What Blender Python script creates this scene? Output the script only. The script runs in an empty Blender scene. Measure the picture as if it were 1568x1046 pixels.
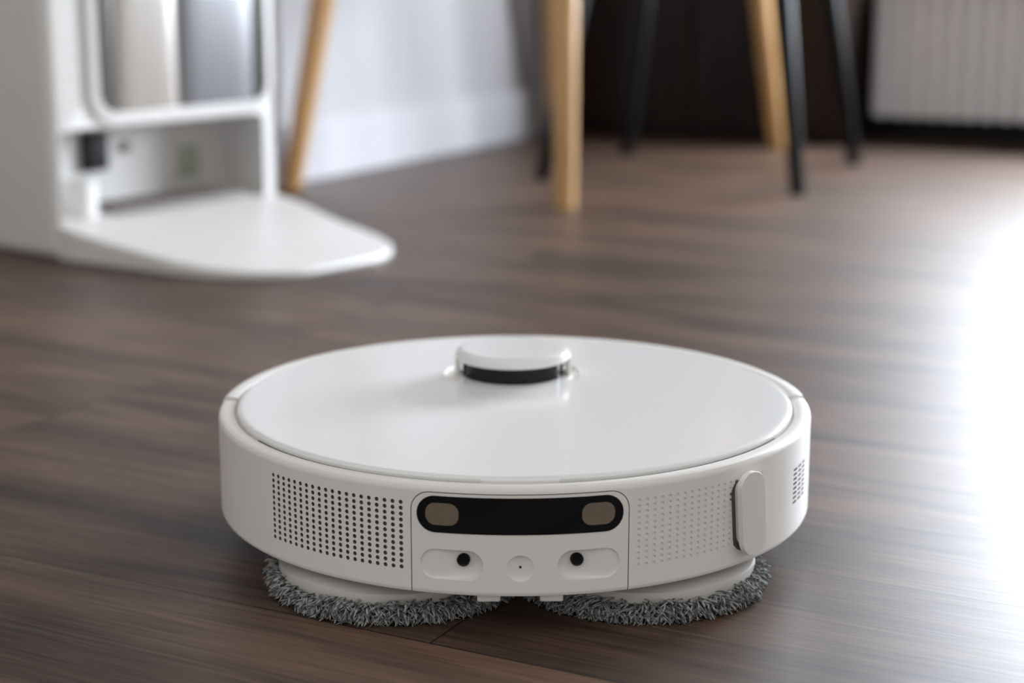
import bpy, bmesh, math, random
from mathutils import Vector, Matrix
random.seed(7)
sin,cos,pi,rad=math.sin,math.cos,math.pi,math.radians
S=bpy.context.scene
COL=S.collection
S.view_settings.view_transform='Standard'

# ------------------------------------------------------------ materials
def newmat(name):
    m=bpy.data.materials.new(name); m.use_nodes=True
    return m,m.node_tree.nodes,m.node_tree.links,m.node_tree.nodes['Principled BSDF']
def plain(name,col,rough=.4,metal=0,coat=0,noise=.03,nscale=30,spec=.5,coatr=.05,bump=0,bscale=400):
    m,N,L,B=newmat(name)
    tc=N.new('ShaderNodeTexCoord'); nz=N.new('ShaderNodeTexNoise'); nz.inputs['Scale'].default_value=nscale
    L.new(tc.outputs['Object'],nz.inputs['Vector'])
    mx=N.new('ShaderNodeMix'); mx.data_type='RGBA'
    mx.inputs[6].default_value=(*[c*(1-noise) for c in col],1); mx.inputs[7].default_value=(*[min(1,c*(1+noise)) for c in col],1)
    L.new(nz.outputs['Fac'],mx.inputs[0]); L.new(mx.outputs[2],B.inputs['Base Color'])
    B.inputs['Roughness'].default_value=rough; B.inputs['Metallic'].default_value=metal
    B.inputs['Coat Weight'].default_value=coat; B.inputs['Coat Roughness'].default_value=coatr
    B.inputs['Specular IOR Level'].default_value=spec
    if bump:
        n2=N.new('ShaderNodeTexNoise'); n2.inputs['Scale'].default_value=bscale
        L.new(tc.outputs['Object'],n2.inputs['Vector'])
        bp=N.new('ShaderNodeBump'); bp.inputs['Strength'].default_value=bump; bp.inputs['Distance'].default_value=.001
        L.new(n2.outputs['Fac'],bp.inputs['Height']); L.new(bp.outputs['Normal'],B.inputs['Normal'])
    return m
M_white=plain('white_plastic',(.81,.785,.755),.40,noise=.01,spec=.45)
M_lid=plain('glossy_white_lid',(.82,.815,.81),.17,noise=.005,spec=.42)
M_hole=plain('speaker_hole_grey',(.16,.145,.13),.7)
M_black=plain('black_glass',(.006,.006,.007),.08,spec=.25)
M_rub=plain('black_matte',(.006,.006,.006),.5,spec=.2)
M_brown=plain('ir_window_brown',(.17,.135,.10),.3,coat=.4,noise=.15,nscale=200)
M_gap=plain('seam_grey',(.10,.095,.09),.7)
M_chas=plain('chassis_grey',(.25,.24,.23),.6)
M_plate=plain('mop_plate_grey',(.50,.48,.455),.45)
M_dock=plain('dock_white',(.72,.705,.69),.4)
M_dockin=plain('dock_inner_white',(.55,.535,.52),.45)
M_dtray=plain('dock_tray_grey',(.27,.245,.23),.5)
M_green=plain('dock_sensor_greygreen',(.32,.34,.26),.4)
M_wall=plain('painted_wall',(.44,.435,.445),.75,noise=.02,nscale=3,bump=.1,bscale=200)
M_ceil=plain('ceiling_paint',(.78,.77,.76),.8,noise=.01)
M_base=plain('white_baseboard',(.57,.57,.60),.25)
M_radshade=plain('radiator_shade_black',(.012,.01,.01),.5,spec=.2)  # near-black that paints the shade below the radiator
M_rad=plain('radiator_enamel',(.74,.74,.75),.4)
M_frame=plain('window_frame_white',(.8,.8,.8),.35)
M_chair=plain('black_painted_chair',(.005,.005,.006),.5,spec=.15)
M_reflA=plain('refl_dark_edge',(.07,.068,.065),.25,metal=.3)  # base colours that paint the reflection stripes of the dock panel
M_reflB=plain('refl_beige',(.36,.33,.30),.25,metal=.3)
M_reflC=plain('refl_grey',(.17,.17,.18),.25,metal=.4)

def wood(name,c0,c1,rough,axis='Z',spec=.5):
    m,N,L,B=newmat(name)
    tc=N.new('ShaderNodeTexCoord'); mp=N.new('ShaderNodeMapping')
    mp.inputs['Scale'].default_value={'Z':(40,40,3),'X':(3,40,40),'Y':(40,3,40)}[axis]
    nz=N.new('ShaderNodeTexNoise'); nz.inputs['Scale'].default_value=1.5; nz.inputs['Detail'].default_value=6
    L.new(tc.outputs['Object'],mp.inputs[0]); L.new(mp.outputs[0],nz.inputs['Vector'])
    cr=N.new('ShaderNodeValToRGB'); cr.color_ramp.elements[0].position=.3; cr.color_ramp.elements[1].position=.7
    cr.color_ramp.elements[0].color=(*c0,1); cr.color_ramp.elements[1].color=(*c1,1)
    L.new(nz.outputs['Fac'],cr.inputs[0]); L.new(cr.outputs[0],B.inputs['Base Color'])
    B.inputs['Roughness'].default_value=rough; B.inputs['Specular IOR Level'].default_value=spec
    return m
M_oak=wood('light_oak',(.42,.24,.095),(.56,.335,.135),.45)
M_wenge=wood('dark_wenge',(.010,.006,.005),(.026,.014,.011),.45,spec=.22)

def floor_mat():
    m,N,L,B=newmat('dark_walnut_planks')
    tc=N.new('ShaderNodeTexCoord')
    mp=N.new('ShaderNodeMapping'); mp.inputs['Location'].default_value=(.41,-.134,0)
    L.new(tc.outputs['Object'],mp.inputs[0])
    br=N.new('ShaderNodeTexBrick'); br.offset=.37; br.offset_frequency=2; br.squash=1
    br.inputs['Scale'].default_value=1; br.inputs['Brick Width'].default_value=1.28
    br.inputs['Row Height'].default_value=.188; br.inputs['Mortar Size'].default_value=.0007
    br.inputs['Mortar Smooth'].default_value=.2; br.inputs['Bias'].default_value=0
    br.inputs['Color1'].default_value=(0,0,0,1); br.inputs['Color2'].default_value=(1,1,1,1); br.inputs['Mortar'].default_value=(.5,.5,.5,1)
    L.new(mp.outputs[0],br.inputs['Vector'])
    sc=N.new('ShaderNodeVectorMath'); sc.operation='SCALE'; sc.inputs['Scale'].default_value=7.3
    L.new(br.outputs['Color'],sc.inputs[0])
    ad=N.new('ShaderNodeVectorMath'); ad.operation='ADD'; L.new(mp.outputs[0],ad.inputs[0]); L.new(sc.outputs[0],ad.inputs[1])
    m1=N.new('ShaderNodeMapping'); m1.inputs['Scale'].default_value=(2.2,16,1); L.new(ad.outputs[0],m1.inputs[0])
    n1=N.new('ShaderNodeTexNoise'); n1.inputs['Scale'].default_value=1.3; n1.inputs['Detail'].default_value=5; n1.inputs['Distortion'].default_value=.8
    L.new(m1.outputs[0],n1.inputs['Vector'])
    m2=N.new('ShaderNodeMapping'); m2.inputs['Scale'].default_value=(9,230,1); L.new(ad.outputs[0],m2.inputs[0])
    n2=N.new('ShaderNodeTexNoise'); n2.inputs['Scale'].default_value=1.5; n2.inputs['Detail'].default_value=4; n2.inputs['Distortion'].default_value=.3
    L.new(m2.outputs[0],n2.inputs['Vector'])
    mix=N.new('ShaderNodeMath'); mix.operation='MULTIPLY_ADD'; mix.inputs[1].default_value=.38
    L.new(n2.outputs['Fac'],mix.inputs[0])
    h=N.new('ShaderNodeMath'); h.operation='MULTIPLY'; h.inputs[1].default_value=.62; L.new(n1.outputs['Fac'],h.inputs[0])
    L.new(h.outputs[0],mix.inputs[2])
    cr=N.new('ShaderNodeValToRGB'); E=cr.color_ramp.elements
    E[0].position=.36; E[0].color=(.028,.0172,.0120,1)
    E[1].position=.66; E[1].color=(.158,.098,.066,1)
    e=E.new(.50); e.color=(.080,.049,.033,1)
    L.new(mix.outputs[0],cr.inputs[0])
    hs=N.new('ShaderNodeHueSaturation'); mr=N.new('ShaderNodeMapRange'); mr.inputs[3].default_value=.88; mr.inputs[4].default_value=1.14
    sp=N.new('ShaderNodeSeparateColor'); L.new(br.outputs['Color'],sp.inputs[0]); L.new(sp.outputs[0],mr.inputs[0])
    L.new(mr.outputs[0],hs.inputs['Value']); L.new(cr.outputs[0],hs.inputs['Color'])
    dk=N.new('ShaderNodeMix'); dk.data_type='RGBA'; dk.inputs[7].default_value=(.014,.009,.007,1)
    L.new(br.outputs['Fac'],dk.inputs[0]); L.new(hs.outputs[0],dk.inputs[6]); L.new(dk.outputs[2],B.inputs['Base Color'])
    B.inputs['Specular IOR Level'].default_value=.44
    rr=N.new('ShaderNodeMapRange'); rr.inputs[3].default_value=.47; rr.inputs[4].default_value=.38
    L.new(n2.outputs['Fac'],rr.inputs[0]); L.new(rr.outputs[0],B.inputs['Roughness'])
    sb=N.new('ShaderNodeMath'); sb.operation='SUBTRACT'; L.new(mix.outputs[0],sb.inputs[0]); L.new(br.outputs['Fac'],sb.inputs[1])
    bp=N.new('ShaderNodeBump'); bp.inputs['Strength'].default_value=.2; bp.inputs['Distance'].default_value=.0008
    L.new(sb.outputs[0],bp.inputs['Height']); L.new(bp.outputs['Normal'],B.inputs['Normal'])
    return m
M_floor=floor_mat()

def fibre_mat():
    m,N,L,B=newmat('grey_microfibre')
    tc=N.new('ShaderNodeTexCoord'); nz=N.new('ShaderNodeTexNoise'); nz.inputs['Scale'].default_value=420; nz.inputs['Detail'].default_value=1
    L.new(tc.outputs['Object'],nz.inputs['Vector'])
    cr=N.new('ShaderNodeValToRGB'); E=cr.color_ramp.elements
    E[0].position=.36; E[0].color=(.10,.105,.105,1); E[1].position=.65; E[1].color=(.40,.40,.395,1)
    L.new(nz.outputs['Fac'],cr.inputs[0]); L.new(cr.outputs[0],B.inputs['Base Color']); B.inputs['Roughness'].default_value=.9
    return m
M_fibre=fibre_mat()

# ------------------------------------------------------------ helpers
def mk(name,verts,faces,mat,parent=None,smooth=None,fix=True):
    me=bpy.data.meshes.new(name); me.from_pydata([tuple(v) for v in verts],[],faces)
    if fix:
        bm=bmesh.new(); bm.from_mesh(me)
        bmesh.ops.remove_doubles(bm,verts=bm.verts,dist=1e-6)
        bmesh.ops.recalc_face_normals(bm,faces=bm.faces); bm.to_mesh(me); bm.free()
    me.materials.append(mat)
    o=bpy.data.objects.new(name,me); COL.objects.link(o)
    if parent: o.parent=parent
    if smooth is not None: shade(o,smooth)
    return o
def shade(o,ang=35):
    me=o.data
    for p in me.polygons: p.use_smooth=True
    me.set_sharp_from_angle(angle=rad(ang))
def empty(name,loc=(0,0,0),rz=0):
    e=bpy.data.objects.new(name,None); COL.objects.link(e); e.location=loc; e.rotation_euler=(0,0,rz); e.empty_display_size=.1
    return e
def lathe(name,prof,mat,parent=None,a0=0,a1=360,n=256,cx=0,cy=0,smooth=35,loop=True):
    full=abs(a1-a0-360)<1e-6
    k=len(prof); vs=[]; fs=[]
    m=n if full else n+1
    for i in range(m):
        a=rad(a0+(a1-a0)*i/n)
        for r,z in prof: vs.append((cx+r*sin(a),cy-r*cos(a),z))
    for i in range(n):
        j=(i+1)%m
        for t in range(k if loop else k-1):
            u=(t+1)%k
            if prof[t][0]<1e-7 and prof[u][0]<1e-7: continue
            fs.append((i*k+t,i*k+u,j*k+u,j*k+t))
    if not full:
        fs.append(tuple(range(k))); fs.append(tuple((m-1)*k+t for t in range(k)))
    return mk(name,vs,fs,mat,parent,smooth)
def cylbox(name,c,r,h,mat,parent=None,n=48,bev=.001,smooth=35):
    z0=c[2]; z1=z0+h
    pr=[(0,z0),(r-bev,z0),(r,z0+bev),(r,z1-bev),(r-bev,z1),(0,z1)]
    return lathe(name,pr,mat,parent,n=n,cx=c[0],cy=c[1],smooth=smooth,loop=False)
def box(name,x0,x1,y0,y1,z0,z1,mat,parent=None,bev=0,seg=3):
    vs=[(x,y,z) for x in(x0,x1) for y in(y0,y1) for z in(z0,z1)]
    fs=[(0,1,3,2),(4,6,7,5),(0,4,5,1),(2,3,7,6),(0,2,6,4),(1,5,7,3)]
    o=mk(name,vs,fs,mat,parent)
    if bev:
        bm=bmesh.new(); bm.from_mesh(o.data)
        bmesh.ops.bevel(bm,geom=bm.edges[:],offset=bev,segments=seg,affect='EDGES',profile=.5)
        bm.to_mesh(o.data); bm.free(); shade(o,35)
    return o
def bevel(o,w,seg=3,ang=40):
    md=o.modifiers.new('bev','BEVEL'); md.width=w; md.segments=seg; md.limit_method='ANGLE'; md.angle_limit=rad(ang); md.harden_normals=False
def join(name,objs,parent=None):
    mats=[];vs=[];fs=[];mi=[];sm=[]
    for o in objs:
        off=len(vs); me=o.data
        vs+= [v.co.copy() for v in me.vertices]
        mp=[]
        for mt in me.materials:
            if mt not in mats: mats.append(mt)
            mp.append(mats.index(mt))
        for p in me.polygons:
            fs.append([i+off for i in p.vertices]); mi.append(mp[p.material_index] if mp else 0); sm.append(p.use_smooth)
    me=bpy.data.meshes.new(name); me.from_pydata(vs,[],fs)
    for mt in mats: me.materials.append(mt)
    for p,a,b in zip(me.polygons,mi,sm): p.material_index=a; p.use_smooth=b
    for o in objs: bpy.data.objects.remove(o,do_unlink=True)
    o=bpy.data.objects.new(name,me); COL.objects.link(o)
    if parent: o.parent=parent
    if any(sm): me.set_sharp_from_angle(angle=rad(35))
    return o
def boolean(o,cut,sm=30):
    md=o.modifiers.new('b','BOOLEAN'); md.operation='DIFFERENCE'; md.object=cut; md.solver='EXACT'
    try: md.material_mode='TRANSFER'
    except Exception: pass
    bpy.context.view_layer.update()
    dg=bpy.context.evaluated_depsgraph_get()
    me=bpy.data.meshes.new_from_object(o.evaluated_get(dg))
    o.modifiers.clear(); o.data=me
    bpy.data.objects.remove(cut,do_unlink=True)
    shade(o,sm)

R=.175
def cyl(s,z,r): a=s/R; return (r*sin(a),-r*cos(a),z)
def rr_samples(hw,rd,n_mid,n_c):
    xs=[]
    for i in range(n_c+1): xs.append(-hw+rd*(1-cos(pi/2*i/n_c)))
    for i in range(1,n_mid): xs.append(-(hw-rd)+2*(hw-rd)*i/n_mid)
    for i in range(n_c+1): xs.append(hw-rd*(1-cos(pi/2*(n_c-i)/n_c)))
    out=[]
    for x in xs:
        if not out or x-out[-1]>1e-7: out.append(x)
    return out
def strip(name,sc,zc,hw,hh,rd,r0,r1,mat,parent=None,n_mid=12,n_c=8,tilt=0,smooth=35):
    if not callable(r0): rv=r0; r0=lambda s:rv
    xs=rr_samples(hw,rd,n_mid,n_c); vs=[];fs=[]
    for x in xs:
        a=abs(x)-(hw-rd)
        dz=hh if a<=0 else hh-rd+math.sqrt(max(0,rd*rd-a*a))
        for dzz in(dz,-dz):
            s=sc+x+tilt*dzz
            vs.append(cyl(s,zc+dzz,r1)); vs.append(cyl(s,zc+dzz,r0(x)))
    k=len(xs)
    for i in range(k-1):
        a=i*4;b=a+4
        fs+=[(a,a+2,b+2,b),(a+1,b+1,b+3,a+3),(a,b,b+1,a+1),(a+2,a+3,b+3,b+2)]
    fs+=[(0,1,3,2),(4*(k-1),4*(k-1)+2,4*(k-1)+3,4*(k-1)+1)]
    me=bpy.data.meshes.new(name); me.from_pydata(vs,[],fs)
    bm=bmesh.new(); bm.from_mesh(me)
    bmesh.ops.remove_doubles(bm,verts=bm.verts,dist=2e-7)
    bad=[f for f in bm.faces if f.calc_area()<1e-14]
    if bad: bmesh.ops.delete(bm,geom=bad,context='FACES_ONLY')
    bmesh.ops.recalc_face_normals(bm,faces=bm.faces); bm.to_mesh(me); bm.free()
    me.materials.append(mat)
    o=bpy.data.objects.new(name,me); COL.objects.link(o)
    if parent:o.parent=parent
    if smooth: shade(o,smooth)
    return o
def ribbon(name,pts,w,r0,r1,mat):
    vs=[];fs=[];n=len(pts)
    for i,(s,z) in enumerate(pts):
        a=pts[max(0,i-1)];b=pts[min(n-1,i+1)]
        dx,dz=b[0]-a[0],b[1]-a[1]; l=math.hypot(dx,dz); nx,nz=-dz/l*w/2,dx/l*w/2
        for r in(r0,r1):
            vs.append(cyl(s+nx,z+nz,r)); vs.append(cyl(s-nx,z-nz,r))
    for i in range(n-1):
        a=i*4;b=a+4
        fs+=[(a,a+1,b+1,b),(a+2,b+2,b+3,a+3),(a,b,b+2,a+2),(a+1,a+3,b+3,b+1)]
    fs+=[(0,2,3,1),(4*n-4,4*n-3,4*n-1,4*n-2)]
    return mk(name,vs,fs,mat)
def limb(name,p0,r0,p1,r1,mat,parent=None,n=24):
    p0=Vector(p0);p1=Vector(p1); vs=[];fs=[]
    ts=[(0,.9),(.004,1),(.5,1),(.996,1),(1,.9)]
    for t,k in ts:
        c=p0.lerp(p1,t); r=(r0+(r1-r0)*t)*k
        for i in range(n): vs.append((c.x+r*cos(2*pi*i/n),c.y+r*sin(2*pi*i/n),c.z))
    for j in range(len(ts)-1):
        for i in range(n): fs.append((j*n+i,j*n+(i+1)%n,(j+1)*n+(i+1)%n,(j+1)*n+i))
    fs.append(tuple(range(n))); fs.append(tuple((len(ts)-1)*n+i for i in range(n)))
    return mk(name,vs,fs,mat,parent,50)

# ------------------------------------------------------------ ROBOT VACUUM
rob=empty('robot_vacuum',(.0015,.99,0),rad(.9))
def shell_prof(dz):
    zt=.080+dz
    return [(.1,.022),(.1733,.022),(.1744,.0224),(.175,.0238),(.175,.0246),(.175,.0256),(.175,zt-.0046),(.175,zt-.0040),(.175,zt-.0035),(.1747,zt-.0019),(.1739,zt-.0007),(.1724,zt),
            (.1677,zt-.0002),(.1664,zt-.0005),(.1658,zt-.0011),(.1656,zt-.0020),(.1655,zt-.0034),(.1600,zt-.0034),(.1600,.0755),(.1,.0755)]
bumper=lathe('front_bumper',shell_prof(0),M_white,None,-90.4,90.4,360)
cuts=[]
def holes(side,mat,depth):
    vs=[];fs=[];n=10;rh=.00112
    for c in range(20):
        for r in range(12):
            s=side*rad(20.2+28*c/19)*R; z=.0350+.0345*r/11
            off=len(vs)
            for rr_ in (R-depth,R+.002):
                for i in range(n):
                    a=2*pi*(i+.5)/n; vs.append(cyl(s+rh*cos(a),z+rh*sin(a),rr_))
            for i in range(n): j=(i+1)%n; fs.append((off+i,off+j,off+n+j,off+n+i))
            fs.append(tuple(off+i for i in range(n))); fs.append(tuple(off+n+i for i in range(n)))
    return mk('cut',vs,fs,mat)
cuts.append(holes(-1,M_hole,.0015)); cuts.append(holes(1,M_white,.0008))
for ph in(62.4,65.2,68):
    for k in range(8):
        cuts.append(strip('cut',rad(ph)*R,.0415+.0027*k,.0032,.0006,.0005,R-.0015,R+.002,M_gap,smooth=None,n_mid=3,n_c=3))
for sd in(-1,1):
    cuts.append(strip('cut',sd*.0351,.0383,.0163,.0080,.0078,(lambda x,sd=sd:R-.0010-.0030*min(1,max(0,(.5-sd*x/.0163/1.2)))),R+.003,M_white,smooth=None,n_mid=10,n_c=8))
cuts.append(strip('cut',0,.0373,.0070,.0070,.00699,lambda x:R-.0004-.0016*(1-(x/.007)**2),R+.003,M_white,smooth=None,n_mid=2,n_c=10))
W=.0562; zt=.0762; cr_=.010; pts=[(-W,.020)]
pts+=[(-W,.020+(zt-cr_-.020)*i/6) for i in range(1,7)]
pts+=[(-W+cr_*(1-cos(pi/2*i/8)),zt-cr_+cr_*sin(pi/2*i/8)) for i in range(1,9)]
pts+=[(-W+cr_+2*(W-cr_)*i/40,zt) for i in range(1,41)]
pts+=[(W-cr_+cr_*sin(pi/2*i/8),zt-cr_+cr_*cos(pi/2*i/8)) for i in range(1,9)]
pts+=[(W,zt-cr_-(zt-cr_-.020)*i/6) for i in range(1,7)]
cuts.append(ribbon('cut',pts,.00045,R-.0008,R+.002,M_gap))
cut=join('cutter',cuts)
boolean(bumper,cut,30)
bumper.parent=rob
lathe('rear_shell',shell_prof(.0012),M_white,rob,91.6,268.4,360)
lathe('chassis_core',[(0,.0235),(.1690,.0235),(.1690,.076),(.1640,.076),(0,.076)],M_gap,rob,n=180,loop=False)
lathe('lid_gap_shade',[(.1625,.0760),(.1658,.0760),(.1658,.0788),(.1625,.0788)],M_gap,rob,-60,60,200)  # dark strip painting the shade in the lid's front gap
lathe('underbody',[(0,.010),(.115,.010),(.120,.013),(.122,.023),(0,.023)],M_chas,rob,n=128,loop=False)
lid=lathe('lid',[(0,.0765),(.1634,.0765),(.1640,.0772),(.1640,.0806),(.1636,.0814),(.1628,.0818),(.1615,.08195),(.1605,.0820),(.1595,.0820),(.12,.0820),(.06,.0820),(0,.0820)],M_lid,None,n=360,loop=False)
TY=.060
vs=[];fs=[];n=60
for i in range(n+1):
    a=rad(-28+236*i/n)
    for r,z in((.0375,.0800),(.0430,.0800),(.0436,.0835),(.0372,.0835)): vs.append((r*cos(a),TY+r*sin(a),z))
for i in range(n):
    for t in range(4): u=(t+1)%4; fs.append((i*4+t,i*4+u,i*4+4+u,i*4+4+t))
fs+=[(0,1,2,3),(4*n,4*n+1,4*n+2,4*n+3)]
boolean(lid,mk('cut',vs,fs,M_white),20); lid.parent=rob
vs=[];fs=[];n=24
for i in range(n+1):
    a=rad(-7+14*i/n)
    for r,z in((.161,.0765),(.1650,.0765),(.1650,.0806),(.1642,.0814),(.161,.0818)): vs.append((r*sin(a),-r*cos(a),z))
for i in range(n):
    for t in range(5): u=(t+1)%5; fs.append((i*5+t,i*5+u,i*5+5+u,i*5+5+t))
fs+=[tuple(range(5)),tuple(5*n+i for i in range(5))]
mk('lid_tab',vs,fs,M_lid,rob,35)
lathe('lidar_band',[(0,.079),(.0318,.079),(.0318,.0916),(.030,.0920),(0,.0920)],M_black,rob,n=96,cx=0,cy=TY,loop=False)
lathe('lidar_cap',[(0,.0918),(.0338,.0918),(.0352,.0922),(.0357,.0931),(.0357,.0960),(.0350,.0975),(.0335,.0983),(.031,.0986),(.029,.0986),(0,.0986)],M_lid,rob,n=128,cx=0,cy=TY,loop=False)
for sd in(-1,1):
    box('turret_post_a' if sd<0 else 'turret_post_b',sd*.0350-.0014,sd*.0350+.0014,TY-.007,TY+.007,.080,.0935,M_white,rob,.0006)
strip('sensor_bar',0,.0648,.0530,.0096,.0095,R-.001,R+.00035,M_black,rob,60,14)
for sd in(-1,1):
    strip('ir_window_a' if sd<0 else 'ir_window_b',sd*rad(13.0)*R,.0650,.0086,.0058,.0050,R,R+.0006,M_brown,rob,8,8)
    s0=sd*.0293
    vs=[];fs=[];n=28
    for r,rdv in((R-.006,.0034),(R-.0016,.0034),(R-.0011,.0030),(R-.0014,.0018),(R-.0014,0.00001)):
        for i in range(n):
            a=2*pi*i/n; vs.append(cyl(s0+rdv*cos(a),.0405+rdv*sin(a),r))
    for j in range(4):
        for i in range(n): k=(i+1)%n; fs.append((j*n+i,j*n+k,(j+1)*n+k,(j+1)*n+i))
    mk('camera_lens_a' if sd<0 else 'camera_lens_b',vs,fs,M_black,rob,50)
strip('sensor_dot',0,.0376,.0006,.0006,.00055,R-.004,R-.0016,M_rub,rob,2,5)
sA=rad(43.3)*R
o=strip('side_arm_cover',sA,.0515,.0096,.0234,.0092,R+.0035,R+.0068,M_white,rob,6,10,tilt=-.09); bevel(o,.0012,3)
strip('side_arm_shade',sA-.0022,.0500,.0080,.0200,.0078,R-.002,R+.0003,M_gap,rob,6,8,tilt=-.09)  # dark sheet painting the arm cover's shadow on the bumper
strip('side_arm_stem',sA-.0006,.0515,.0072,.0190,.0068,R-.002,R+.0045,M_white,rob,6,8,tilt=-.09)
for sd in(-1,1):
    nm='a' if sd<0 else 'b'; cx,cy=sd*.0672,-.0885
    lathe('mop_plate_'+nm,[(0,.0085),(.0632,.0085),(.0647,.0097),(.0650,.0124),(.0640,.0152),(.0604,.0176),(.05,.0193),(0,.0215)],M_plate,rob,n=128,cx=cx,cy=cy,loop=False)
    lathe('mop_pad_'+nm,[(0,.0005),(.058,.0005),(.0615,.002),(.0625,.006),(.060,.0095),(0,.0095)],M_fibre,rob,n=96,cx=cx,cy=cy,loop=False)
    vs=[];fs=[]
    for i in range(2500):
        a=random.uniform(0,2*pi); lay=random.random()
        r0=.0610+.0015*random.random(); z0=.0012+.0095*lay
        base=Vector((cx+r0*cos(a),cy+r0*sin(a),z0))
        out=Vector((cos(a),sin(a),0)); tan=Vector((-sin(a),cos(a),0))
        ln=random.uniform(.0060,.0110); sw=random.uniform(-1.3,1.3); up=random.uniform(-.5,.65)
        d1=(out+tan*sw*.5+Vector((0,0,up))).normalized()
        d2=(out*.6+tan*sw+Vector((0,0,up-.8))).normalized()
        pts_=[base,base+d1*ln*.45,base+d1*ln*.7+d2*ln*.25,base+d1*ln*.72+d2*ln*.6]
        rw=random.uniform(.00045,.0008); rs=[rw*.8,rw,rw,rw*.55]
        off=len(vs)
        for p_,r_ in zip(pts_,rs):
            side=tan; up_=Vector((0,0,1))
            for q in range(5):
                b=2*pi*q/5; v=p_+(side*cos(b)+up_*sin(b)+out*sin(b)*.5)*r_
                v.z=max(v.z,.0003); vs.append(v)
        for j in range(3):
            for q in range(5): k=(q+1)%5; fs.append((off+j*5+q,off+j*5+k,off+j*5+5+k,off+j*5+5+q))
        fs.append(tuple(off+15+q for q in range(5)))
    o=mk('mop_fibres_'+nm,vs,fs,M_fibre,rob,None,fix=False)
    for p in o.data.polygons:p.use_smooth=True
    box('mop_clip_'+nm,min(sd*.010,sd*.022),max(sd*.010,sd*.022),-.170,-.155,.0175,.0225,M_white,rob,.001)
for sd in(-1,1):
    vs=[];fs=[];n=32
    for x in(-.011,.011):
        for i in range(n): vs.append((sd*.10+x,.035+.024*cos(2*pi*i/n),.0243+.024*sin(2*pi*i/n)))
    for i in range(n): k=(i+1)%n; fs.append((i,k,n+k,n+i))
    fs+=[tuple(range(n)),tuple(range(n,2*n))]
    o=mk('drive_wheel_a' if sd<0 else 'drive_wheel_b',vs,fs,M_rub,rob,40)

# ------------------------------------------------------------ ROOM (axes rotated -27.5 deg)
RZ=rad(-27.5)
ca,sa=cos(RZ),sin(RZ)
def room(o): o.rotation_euler=(0,0,RZ); return o
room(box('floor',-3.2,3.2,-2.2,3.6,-.05,0,M_floor))
PW=-1.515; QB=3.30; ZC=2.5
a=box('w',PW-.12,PW,2.15,QB+.12,0,ZC,M_wall); b=box('w',-3.0,PW-.12,2.15,2.27,0,ZC,M_wall)
c=box('w',-3.12,-3.0,-1.0,2.27,0,ZC,M_wall)
room(join('wall_left',[a,b,c]))
room(box('ceiling',-3.12,3.0,1.9,QB+.12,ZC,ZC+.08,M_ceil))
def skirt(name,pts_list,mat,h=.095,t=.012):
    objs=[]
    for (x0,x1,y0,y1) in pts_list:
        o=box('s',x0,x1,y0,y1,0,h,mat); objs.append(o)
    return room(join(name,objs))
bb=skirt('baseboard_left',[(PW,PW+.012,2.138,3.08),(-3.0,PW+.012,2.138,2.15)],M_base); bevel(bb,.003)
wz0,wz1,wp0,wp1=.315,.80,-.905,1.15
ob=[box('w',PW,3.0,QB,QB+.12,0,wz0,M_wall),box('w',PW,3.0,QB,QB+.12,wz1,ZC,M_wall),
    box('w',PW,wp0,QB,QB+.12,wz0,wz1,M_wall),box('w',wp1,3.0,QB,QB+.12,wz0,wz1,M_wall)]
room(join('wall_back',ob))
room(box('radiator_shade_strip',-.92,3.0,QB-.014,QB,0,.06,M_radshade))  # dark strip standing in for the shaded wall foot under the radiator
win=empty('window_1',(0,0,0),RZ)
t=.022
for i,(x0,x1,z0,z1) in enumerate([(wp0,wp1,wz0,wz0+t),(wp0,wp1,wz1-t,wz1),(wp0,wp0+t,wz0+t,wz1-t),(wp1-t,wp1,wz0+t,wz1-t),(.13,.16,wz0+t,wz1-t)]):
    box('frame_%d'%(i+1),x0,x1,QB+.005,QB+.035,z0,z1,M_frame,win,.003)
box('sill',wp0-.01,wp1+.03,QB-.02,QB+.035,wz0-.015,wz0,M_frame,win,.003)
rd=empty('radiator',(0,0,0),RZ)
prof=[]; p=-.90
while p<.75:
    prof+=[(p,3.210),(p+.010,3.210),(p+.014,3.190),(p+.028,3.190),(p+.032,3.210)]; p+=.0333
vs=[];fs=[];
z0r,z1r=.049,.283
for x,y in prof: vs+=[(x,y,z0r),(x,y,z1r)]
for i in range(len(prof)-1): fs.append((2*i,2*i+2,2*i+3,2*i+1))
k=len(vs); vs+=[(prof[0][0],3.27,z0r),(prof[0][0],3.27,z1r),(prof[-1][0],3.27,z0r),(prof[-1][0],3.27,z1r)]
fs+=[(0,1,k+1,k),(2*len(prof)-2,k+2,k+3,2*len(prof)-1),(k,k+1,k+3,k+2)]
fs.append(tuple([2*i for i in range(len(prof))]+[k+2,k])); fs.append(tuple([2*i+1 for i in range(len(prof))]+[k+3,k+1]))
mk('ribbed_panel',vs,fs,M_rad,rd)
box('top_grille',-.905,.765,3.185,3.275,z1r,z1r+.009,M_rad,rd,.003)
for i,x in enumerate((-.7,.5)): box('bracket_%d'%(i+1),x-.02,x+.02,3.26,3.299,.10,.26,M_rad,rd,.003)
wd=empty('wardrobe',(0,0,0),RZ)
box('carcass',PW+.001,-.922,3.10,QB-.002,0,2.3,M_wenge,wd,.002)
for i in range(2):
    w=(-.922-PW)/2; box('door_panel_%d'%(i+1),PW+.003+i*w,PW-.001+(i+1)*w,3.08,3.10,.02,2.29,M_wenge,wd,.002)
box('handle',-1.235,-1.225,3.055,3.08,.9,1.1,M_rub,wd,.002)

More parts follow.
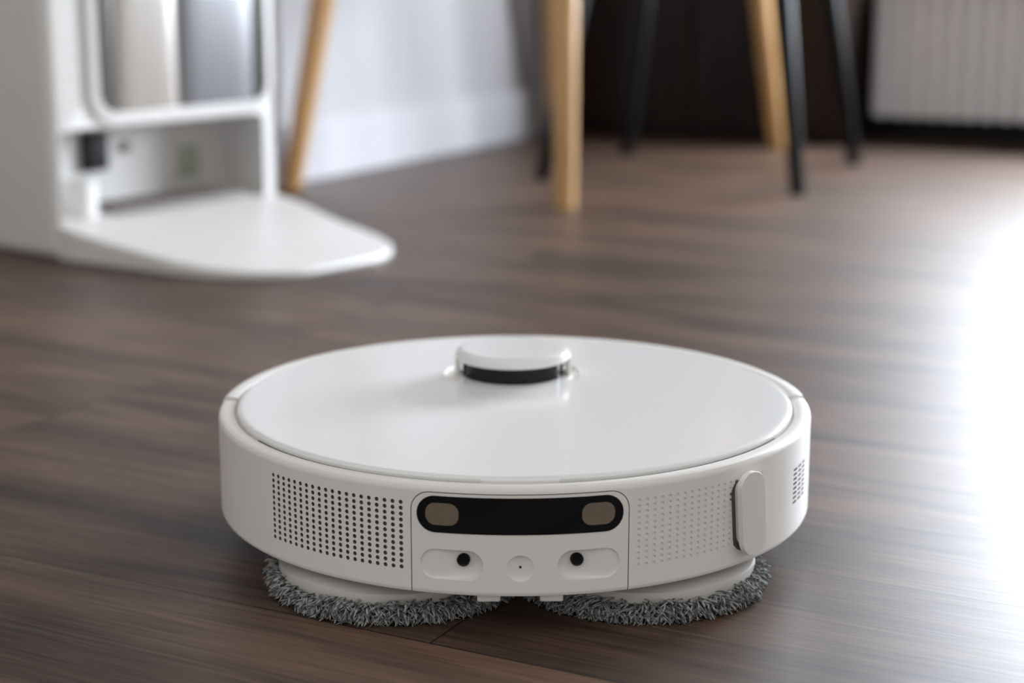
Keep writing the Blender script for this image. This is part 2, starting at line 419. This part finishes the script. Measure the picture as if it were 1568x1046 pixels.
# ------------------------------------------------------------ TABLE
tc_=Vector((.0785,2.857,0)); tb=empty('dining_table',tc_)
feet=[(-.333,2.553),(.074,2.362),(.4857,3.129),(.0787,3.32)]
sh=[(.13,.095),(.0,.15),(-.115,-.085),(.0,-.15)]
for i,(f,s_) in enumerate(zip(feet,sh)):
    limb('leg_%d'%(i+1),(f[0]-tc_.x,f[1]-tc_.y,0),.0155,(f[0]+s_[0]-tc_.x,f[1]+s_[1]-tc_.y,.715),.0235,M_oak,tb)
vs=[];fs=[]; hp,hq,rc=.235,.47,.10; ring=[]
for qx,qy,a0 in((1,1,0),(-1,1,90),(-1,-1,180),(1,-1,270)):
    for i in range(9):
        a=rad(a0+90*i/8); ring.append((qx*(hp-rc)+rc*cos(a),qy*(hq-rc)+rc*sin(a)))
def rot(x,y): return (x*ca-y*sa,x*sa+y*ca)
n=len(ring)
for z,k in((.715,.97),(.722,1),(.737,1),(.742,.985)):
    for x,y in ring: X,Y=rot(x*k,y*k); vs.append((X,Y,z))
for j in range(3):
    for i in range(n): k=(i+1)%n; fs.append((j*n+i,j*n+k,(j+1)*n+k,(j+1)*n+i))
fs+=[tuple(range(n)),tuple(3*n+i for i in range(n))]
mk('table_top',vs,fs,M_oak,tb,50)

# ------------------------------------------------------------ CHAIR
cc=Vector((.312,2.765,0)); ch=empty('dining_chair',cc)
for i,f in enumerate([(.047,2.675),(.421,2.499),(.578,2.877),(.203,3.02)]):
    v=Vector((f[0],f[1],0))-cc; tp=v*(1-.095/v.length)
    limb('leg_%d'%(i+1),(v.x,v.y,0),.0115,(tp.x,tp.y,.44),.017,M_chair,ch)
fw=Vector((-.906,.423,0)); sdv=Vector((.423,.906,0))
pf=[(.225,.432),(.205,.447),(.12,.452),(0,.444),(-.12,.446),(-.175,.462),(-.205,.51),(-.225,.60),(-.24,.70),(-.25,.80),(-.252,.815)]
hwid=[.15,.20,.225,.23,.225,.22,.215,.21,.20,.17,.12]
vs=[];fs=[];m=13
for (y,z),hw in zip(pf,hwid):
    for j in range(m):
        t=-1+2*j/(m-1); dy=0; dz=.03*t*t if z<.5 else 0
        if z>=.46: dy=.07*t*t
        P=fw*(y+dy)+sdv*(t*hw); vs.append((P.x,P.y,z+dz))
for i in range(len(pf)-1):
    for j in range(m-1): fs.append((i*m+j,i*m+j+1,(i+1)*m+j+1,(i+1)*m+j))
o=mk('seat_shell',vs,fs,M_chair,ch,60)
sd_=o.modifiers.new('s','SOLIDIFY'); sd_.thickness=.012; ss=o.modifiers.new('u','SUBSURF'); ss.levels=1; ss.render_levels=2

# ------------------------------------------------------------ DOCK
dk=empty('robot_docking_station',(-.521,1.93,0),rad(-38))
DW=.355
body=box('dock_body',-.36,0,0,DW,0,.50,M_dock,None,.014,4)
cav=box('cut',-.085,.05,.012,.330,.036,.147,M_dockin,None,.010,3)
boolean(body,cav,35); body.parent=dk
def rrect(y0,y1,z0,z1,r,n=8):
    out=[]
    for cy,cz,a0 in((y1-r,z1-r,0),(y0+r,z1-r,90),(y0+r,z0+r,180),(y1-r,z0+r,270)):
        for i in range(n+1):
            a=rad(a0+90*i/n); out.append((cy+r*cos(a),cz+r*sin(a)))
    return out
outer=rrect(.056,.343,.151,.455,.034); inner=rrect(.067,.332,.164,.442,.024)
vs=[];fs=[];n=len(outer)
for loop,x in((outer,-.002),(outer,.006),(inner,.008),(inner,-.002)):
    for y,z in loop: vs.append((x,y,z))
for j in range(4):
    k=(j+1)%4
    for i in range(n): i2=(i+1)%n; fs.append((j*n+i,j*n+i2,k*n+i2,k*n+i))
mk('panel_frame',vs,fs,M_dock,dk,40)
def refl_band(name,y0,y1,mat,bulge):
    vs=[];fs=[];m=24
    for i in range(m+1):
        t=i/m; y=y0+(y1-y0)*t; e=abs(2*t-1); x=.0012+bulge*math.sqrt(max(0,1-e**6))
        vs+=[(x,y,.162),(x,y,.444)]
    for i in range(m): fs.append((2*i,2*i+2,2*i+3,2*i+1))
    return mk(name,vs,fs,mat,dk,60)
refl_band('panel_refl_edge_left',.066,.095,M_reflA,.002)  # room reflections in the glossy panel, put into coloured strips
refl_band('panel_refl_beige',.095,.190,M_reflB,.004)
refl_band('panel_refl_grey',.191,.316,M_reflC,.004)
refl_band('panel_refl_edge_right',.316,.333,M_reflA,.002)
tt=[(-.083,.013,.329,.046),(-.02,.012,.332,.043),(.0,.004,.352,.040),(.03,.006,.358,.034),(.06,.010,.352,.029),(.10,.013,.338,.0245),(.14,.016,.326,.020),(.18,.018,.318,.016),(.22,.026,.306,.013),
    (.25,.040,.290,.011),(.272,.058,.270,.0095),(.285,.078,.250,.0085),(.293,.10,.228,.0075),(.296,.125,.20,.007)]
vs=[];fs=[]
for x,l,h,z in tt: vs+=[(x,l,z),(x,h,z),(x,h,0),(x,l,0)]
for i in range(len(tt)-1):
    a=4*i;b=a+4
    for j in range(4): k=(j+1)%4; fs.append((a+j,a+k,b+k,b+j))
fs+=[(0,1,2,3),tuple(4*(len(tt)-1)+j for j in(3,2,1,0))]
o=mk('ramp',vs,fs,M_dock,dk,30); bevel(o,.003)
box('wash_tray',-.08,-.004,.09,.30,.043,.048,M_dtray,dk,.002)
for i in range(9): box('wash_rib_%d'%(i+1),-.07,-.015,.105+.021*i,.110+.021*i,.047,.052,M_dtray,dk,.001)
cylbox('nozzle',(-.028,.058,.040),.020,.045,M_dock,dk,32,.003)
box('contact_block',-.088,-.076,.106,.143,.086,.133,M_rub,dk,.003)
box('status_sensor',-.088,-.081,.258,.292,.064,.104,M_green,dk,.003)
cylbox('small_knob',(-.083,.175,.105),.006,.012,M_dtray,dk,20,.001)

# ------------------------------------------------------------ LIGHT
w=bpy.data.worlds.new('world'); S.world=w; w.use_nodes=True
bg=w.node_tree.nodes['Background']; bg.inputs[0].default_value=(1.0,.985,.965,1); bg.inputs[1].default_value=.75
L_=bpy.data.lights.new('window_daylight','AREA'); L_.shape='RECTANGLE'; L_.size=wp1-wp0-.01; L_.size_y=wz1-wz0-.01; L_.energy=345; L_.color=(.84,.91,1)
lo=bpy.data.objects.new('window_daylight',L_); COL.objects.link(lo)
pc,qc=(wp0+wp1)/2,QB+.045
lo.location=(pc*ca-qc*sa,pc*sa+qc*ca,(wz0+wz1)/2)
d=Vector((0*ca-(-1)*sa,0*sa+(-1)*ca,0)); lo.rotation_euler=d.to_track_quat('-Z','Z').to_euler()

# ------------------------------------------------------------ CAMERA
cam=bpy.data.cameras.new('cam'); co=bpy.data.objects.new('cam',cam); COL.objects.link(co)
co.location=(0,0,.337); co.rotation_euler=(rad(90-12.6),0,0)
cam.sensor_width=36; cam.lens=60; cam.clip_start=.01
cam.dof.use_dof=True; cam.dof.focus_distance=.89; cam.dof.aperture_fstop=4.4
S.camera=co
